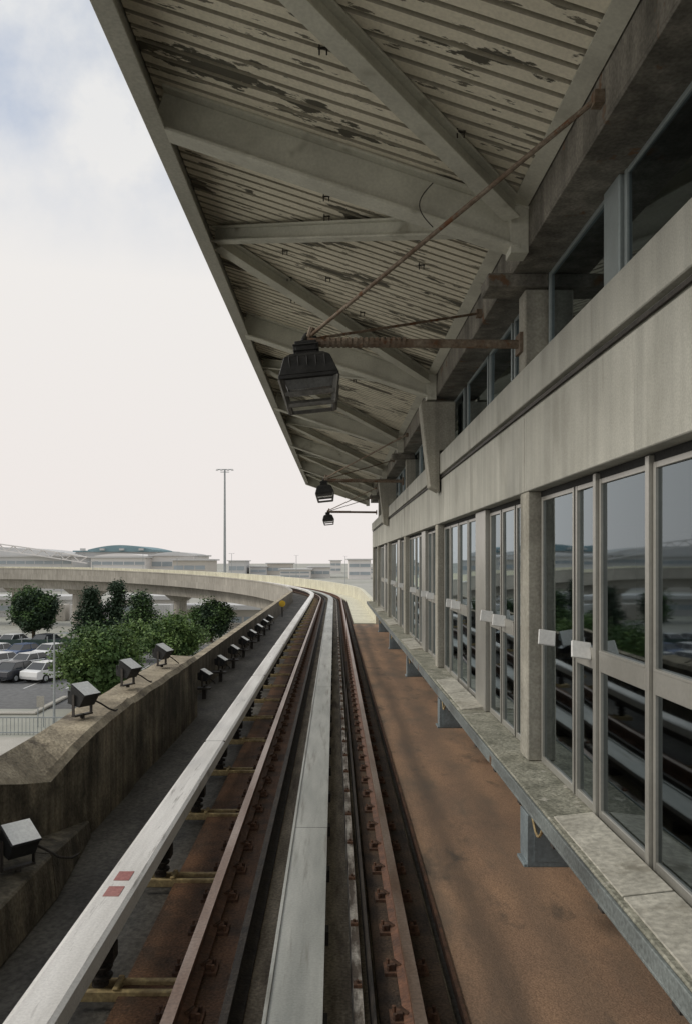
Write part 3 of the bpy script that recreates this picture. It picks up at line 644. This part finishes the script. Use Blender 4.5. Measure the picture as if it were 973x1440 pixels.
for (x,y,h,l) in ((-33,112,9,'distant slim lamp post behind trees'),(-60,180,11,'distant slim double lamp post'),(-25,200,11,'distant slim double lamp post'),(-46,240,10,'distant slim lamp post behind viaduct'),(-12,260,11,'distant slim double lamp post'),(-70,300,12,'distant slim double lamp post'),(4,300,11,'distant slim double lamp post')):
    lamp(x,y,h,l,.08 if y<210 else .12,arms=2)
e=empty('light_mast',(-20,150,-9),'tall grey high mast light with lamp crossbar','light mast')
b=MB(); b.cyl((-20,150,-9),(-20,150,17),.30,.15,12); b.build('pole','pole',e)
b=MB(); b.box(-21.5,-18.5,149.9,150.1,16.85,17.0); b.box(-20.8,-19.2,149.9,150.1,16.4,16.5)
b.build('crossbar','pole',e)
for dx in(-1.4,-.6,.6,1.4):
    b=MB(); b.frustum((-20+dx,149.8,16.7),.45,.4,(-20+dx,149.9,16.95),.3,.3); b.build('lamp','hz2',e)
e=empty('road_sign',(-15.9,44.5,-9),'pale rectangular sign on twin posts','sign')
b=MB(); b.cyl((-16.1,44.5,-9),(-16.1,44.5,-7.3),.03,n=6); b.cyl((-15.8,44.5,-9),(-15.8,44.5,-7.3),.03,n=6); b.build('post','pole',e)
b=MB(); b.box(-16.15,-15.75,44.44,44.47,-7.9,-7.3); b.build('sign_face','kerb',e)

# ================================================================= DISTANT AIRPORT
def bld(x0,x1,y0,y1,zt,wall,lab,bands=2,roofm='hz2',cat='building'):
    e=empty('terminal_building',((x0+x1)/2,y0,-9),lab,cat)
    b=MB(); b.box(x0,x1,y0,y1,-9,zt); b.build('wall',wall,e)
    b=MB(); b.box(x0-1,x1+1,y0-1,y1+1,zt+.01,zt+.6); b.build('roof',roofm,e)
    H=(zt+9)/(bands+.4)
    for k in range(bands):
        b=MB(); z0=-9+H*(k+.5); z1=-9+H*(k+.9); b.box(x0+.4,x1-.4,y0-.12,y0-.02,z0,z1)
        b.build('window_band','hzw',e)
        n=max(2,int((x1-x0)/4)); b=MB()
        b.box(x0+.4,x1-.4,y0-.2,y0-.13,z0-.15,z0)
        for i in range(1,n):
            a=x0+(x1-x0)*i/n; b.box(a-.15,a+.15,y0-.2,y0-.13,z0,z1)
        b.build('mullion',wall,e)
    return e
def vault(e,x0,x1,y0,y1,z,rise,m):
    b=MB(); n=16; poly=[(x0+(x1-x0)*i/n, z+rise*math.sin(math.pi*(.12+.76*i/n))-rise*math.sin(math.pi*.12)) for i in range(n+1)]
    poly+= [(x1,z-.4),(x0,z-.4)]; b.prism(poly,y0,y1,'y'); b.build('curved_roof',m,e)
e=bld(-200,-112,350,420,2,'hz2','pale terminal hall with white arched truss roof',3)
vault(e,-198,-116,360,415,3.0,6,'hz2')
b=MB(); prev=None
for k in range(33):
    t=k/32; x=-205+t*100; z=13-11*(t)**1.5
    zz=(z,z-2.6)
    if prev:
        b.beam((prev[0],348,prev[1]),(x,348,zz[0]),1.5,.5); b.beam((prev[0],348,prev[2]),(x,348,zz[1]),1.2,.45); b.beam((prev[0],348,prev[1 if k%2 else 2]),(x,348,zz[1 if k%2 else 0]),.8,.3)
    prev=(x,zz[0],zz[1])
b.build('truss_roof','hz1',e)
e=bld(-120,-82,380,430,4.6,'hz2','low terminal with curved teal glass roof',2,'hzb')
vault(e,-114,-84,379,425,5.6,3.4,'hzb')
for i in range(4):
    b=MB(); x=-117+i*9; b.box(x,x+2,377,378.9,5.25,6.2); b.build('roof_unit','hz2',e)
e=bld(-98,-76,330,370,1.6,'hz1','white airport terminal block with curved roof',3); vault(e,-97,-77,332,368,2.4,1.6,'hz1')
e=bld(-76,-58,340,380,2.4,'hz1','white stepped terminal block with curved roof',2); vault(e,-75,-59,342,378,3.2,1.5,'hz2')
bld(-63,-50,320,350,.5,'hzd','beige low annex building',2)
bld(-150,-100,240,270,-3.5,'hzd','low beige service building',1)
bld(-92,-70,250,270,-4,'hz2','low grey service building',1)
rd=random.Random(11)
x=-70
while x<60:
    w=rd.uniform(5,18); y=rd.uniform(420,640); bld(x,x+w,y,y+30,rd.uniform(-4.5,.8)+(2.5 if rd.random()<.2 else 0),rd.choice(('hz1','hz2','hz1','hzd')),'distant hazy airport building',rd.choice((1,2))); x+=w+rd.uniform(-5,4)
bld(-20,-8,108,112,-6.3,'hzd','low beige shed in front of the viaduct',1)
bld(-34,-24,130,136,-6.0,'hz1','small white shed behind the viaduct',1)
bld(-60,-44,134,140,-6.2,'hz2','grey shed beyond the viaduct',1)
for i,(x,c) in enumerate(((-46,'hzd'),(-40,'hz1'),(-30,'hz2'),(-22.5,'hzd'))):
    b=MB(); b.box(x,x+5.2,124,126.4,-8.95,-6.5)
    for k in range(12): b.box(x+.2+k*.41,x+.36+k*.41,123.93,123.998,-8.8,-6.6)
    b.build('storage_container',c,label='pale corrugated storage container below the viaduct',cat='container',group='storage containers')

# ================================================================= WORLD + LIGHT
w=bpy.data.worlds.new('World'); scene.world=w; w.use_nodes=True; nt=w.node_tree; nt.nodes.clear()
EL=36
ow=nt.nodes.new('ShaderNodeOutputWorld'); sky=nt.nodes.new('ShaderNodeTexSky'); sky.sky_type='NISHITA'; sky.sun_disc=False
sky.sun_elevation=math.radians(EL); sky.sun_rotation=math.radians(-93)
b1=nt.nodes.new('ShaderNodeBackground'); b1.inputs[1].default_value=.15; nt.links.new(sky.outputs[0],b1.inputs[0])
b2=nt.nodes.new('ShaderNodeBackground'); b2.inputs[1].default_value=1.0
tc=nt.nodes.new('ShaderNodeTexCoord'); sx=nt.nodes.new('ShaderNodeSeparateXYZ'); nt.links.new(tc.outputs['Generated'],sx.inputs[0])
cr_=nt.nodes.new('ShaderNodeValToRGB'); cr_.color_ramp.elements[0].position=0; cr_.color_ramp.elements[0].color=(.86,.805,.775,1); cr_.color_ramp.elements[1].position=.6; cr_.color_ramp.elements[1].color=(.87,.87,.85,1)
nt.links.new(sx.outputs['Z'],cr_.inputs[0]); nt.links.new(cr_.outputs[0],b2.inputs[0])
nz=nt.nodes.new('ShaderNodeTexNoise'); nz.inputs['Scale'].default_value=5.5; nz.inputs['Detail'].default_value=7; nz.inputs['Roughness'].default_value=.55
nt.links.new(tc.outputs['Generated'],nz.inputs['Vector'])
rr=nt.nodes.new('ShaderNodeMapRange'); rr.inputs['From Min'].default_value=.38; rr.inputs['From Max'].default_value=.60; rr.inputs['To Min'].default_value=.08; rr.inputs['To Max'].default_value=.6
nt.links.new(nz.outputs['Fac'],rr.inputs['Value'])
r2=nt.nodes.new('ShaderNodeMapRange'); r2.inputs['From Min'].default_value=.32; r2.inputs['From Max'].default_value=.46
nt.links.new(sx.outputs['Z'],r2.inputs['Value'])
mm=nt.nodes.new('ShaderNodeMath'); mm.operation='MULTIPLY'; nt.links.new(rr.outputs[0],mm.inputs[0]); nt.links.new(r2.outputs[0],mm.inputs[1])
ms=nt.nodes.new('ShaderNodeMixShader'); nt.links.new(mm.outputs[0],ms.inputs[0]); nt.links.new(b2.outputs[0],ms.inputs[1]); nt.links.new(b1.outputs[0],ms.inputs[2]); nt.links.new(ms.outputs[0],ow.inputs[0])
sd=bpy.data.lights.new('sun','SUN'); sd.energy=1.5; sd.angle=math.radians(16); sd.color=(1,.94,.84); so=bpy.data.objects.new('sun',sd); COL.objects.link(so)
ce=math.cos(math.radians(EL)); dv=Vector((-.99*ce,-.05*ce,math.sin(math.radians(EL))))
so.rotation_euler=dv.to_track_quat('Z','Y').to_euler()
scene.view_settings.view_transform='Standard'; scene.view_settings.look='None'; scene.view_settings.exposure=0
# ================================================================= CAMERA
cd=bpy.data.cameras.new('camera'); cam=bpy.data.objects.new('camera',cd); COL.objects.link(cam)
cd.sensor_fit='VERTICAL'; cd.sensor_height=36; cd.sensor_width=24.3; cd.lens=28.75; cd.shift_y=70/1440; cd.shift_x=16.5/1440
cd.clip_start=.05; cd.clip_end=6000; cam.location=(0,0,0); cam.rotation_euler=(math.radians(90),0,0); scene.camera=cam
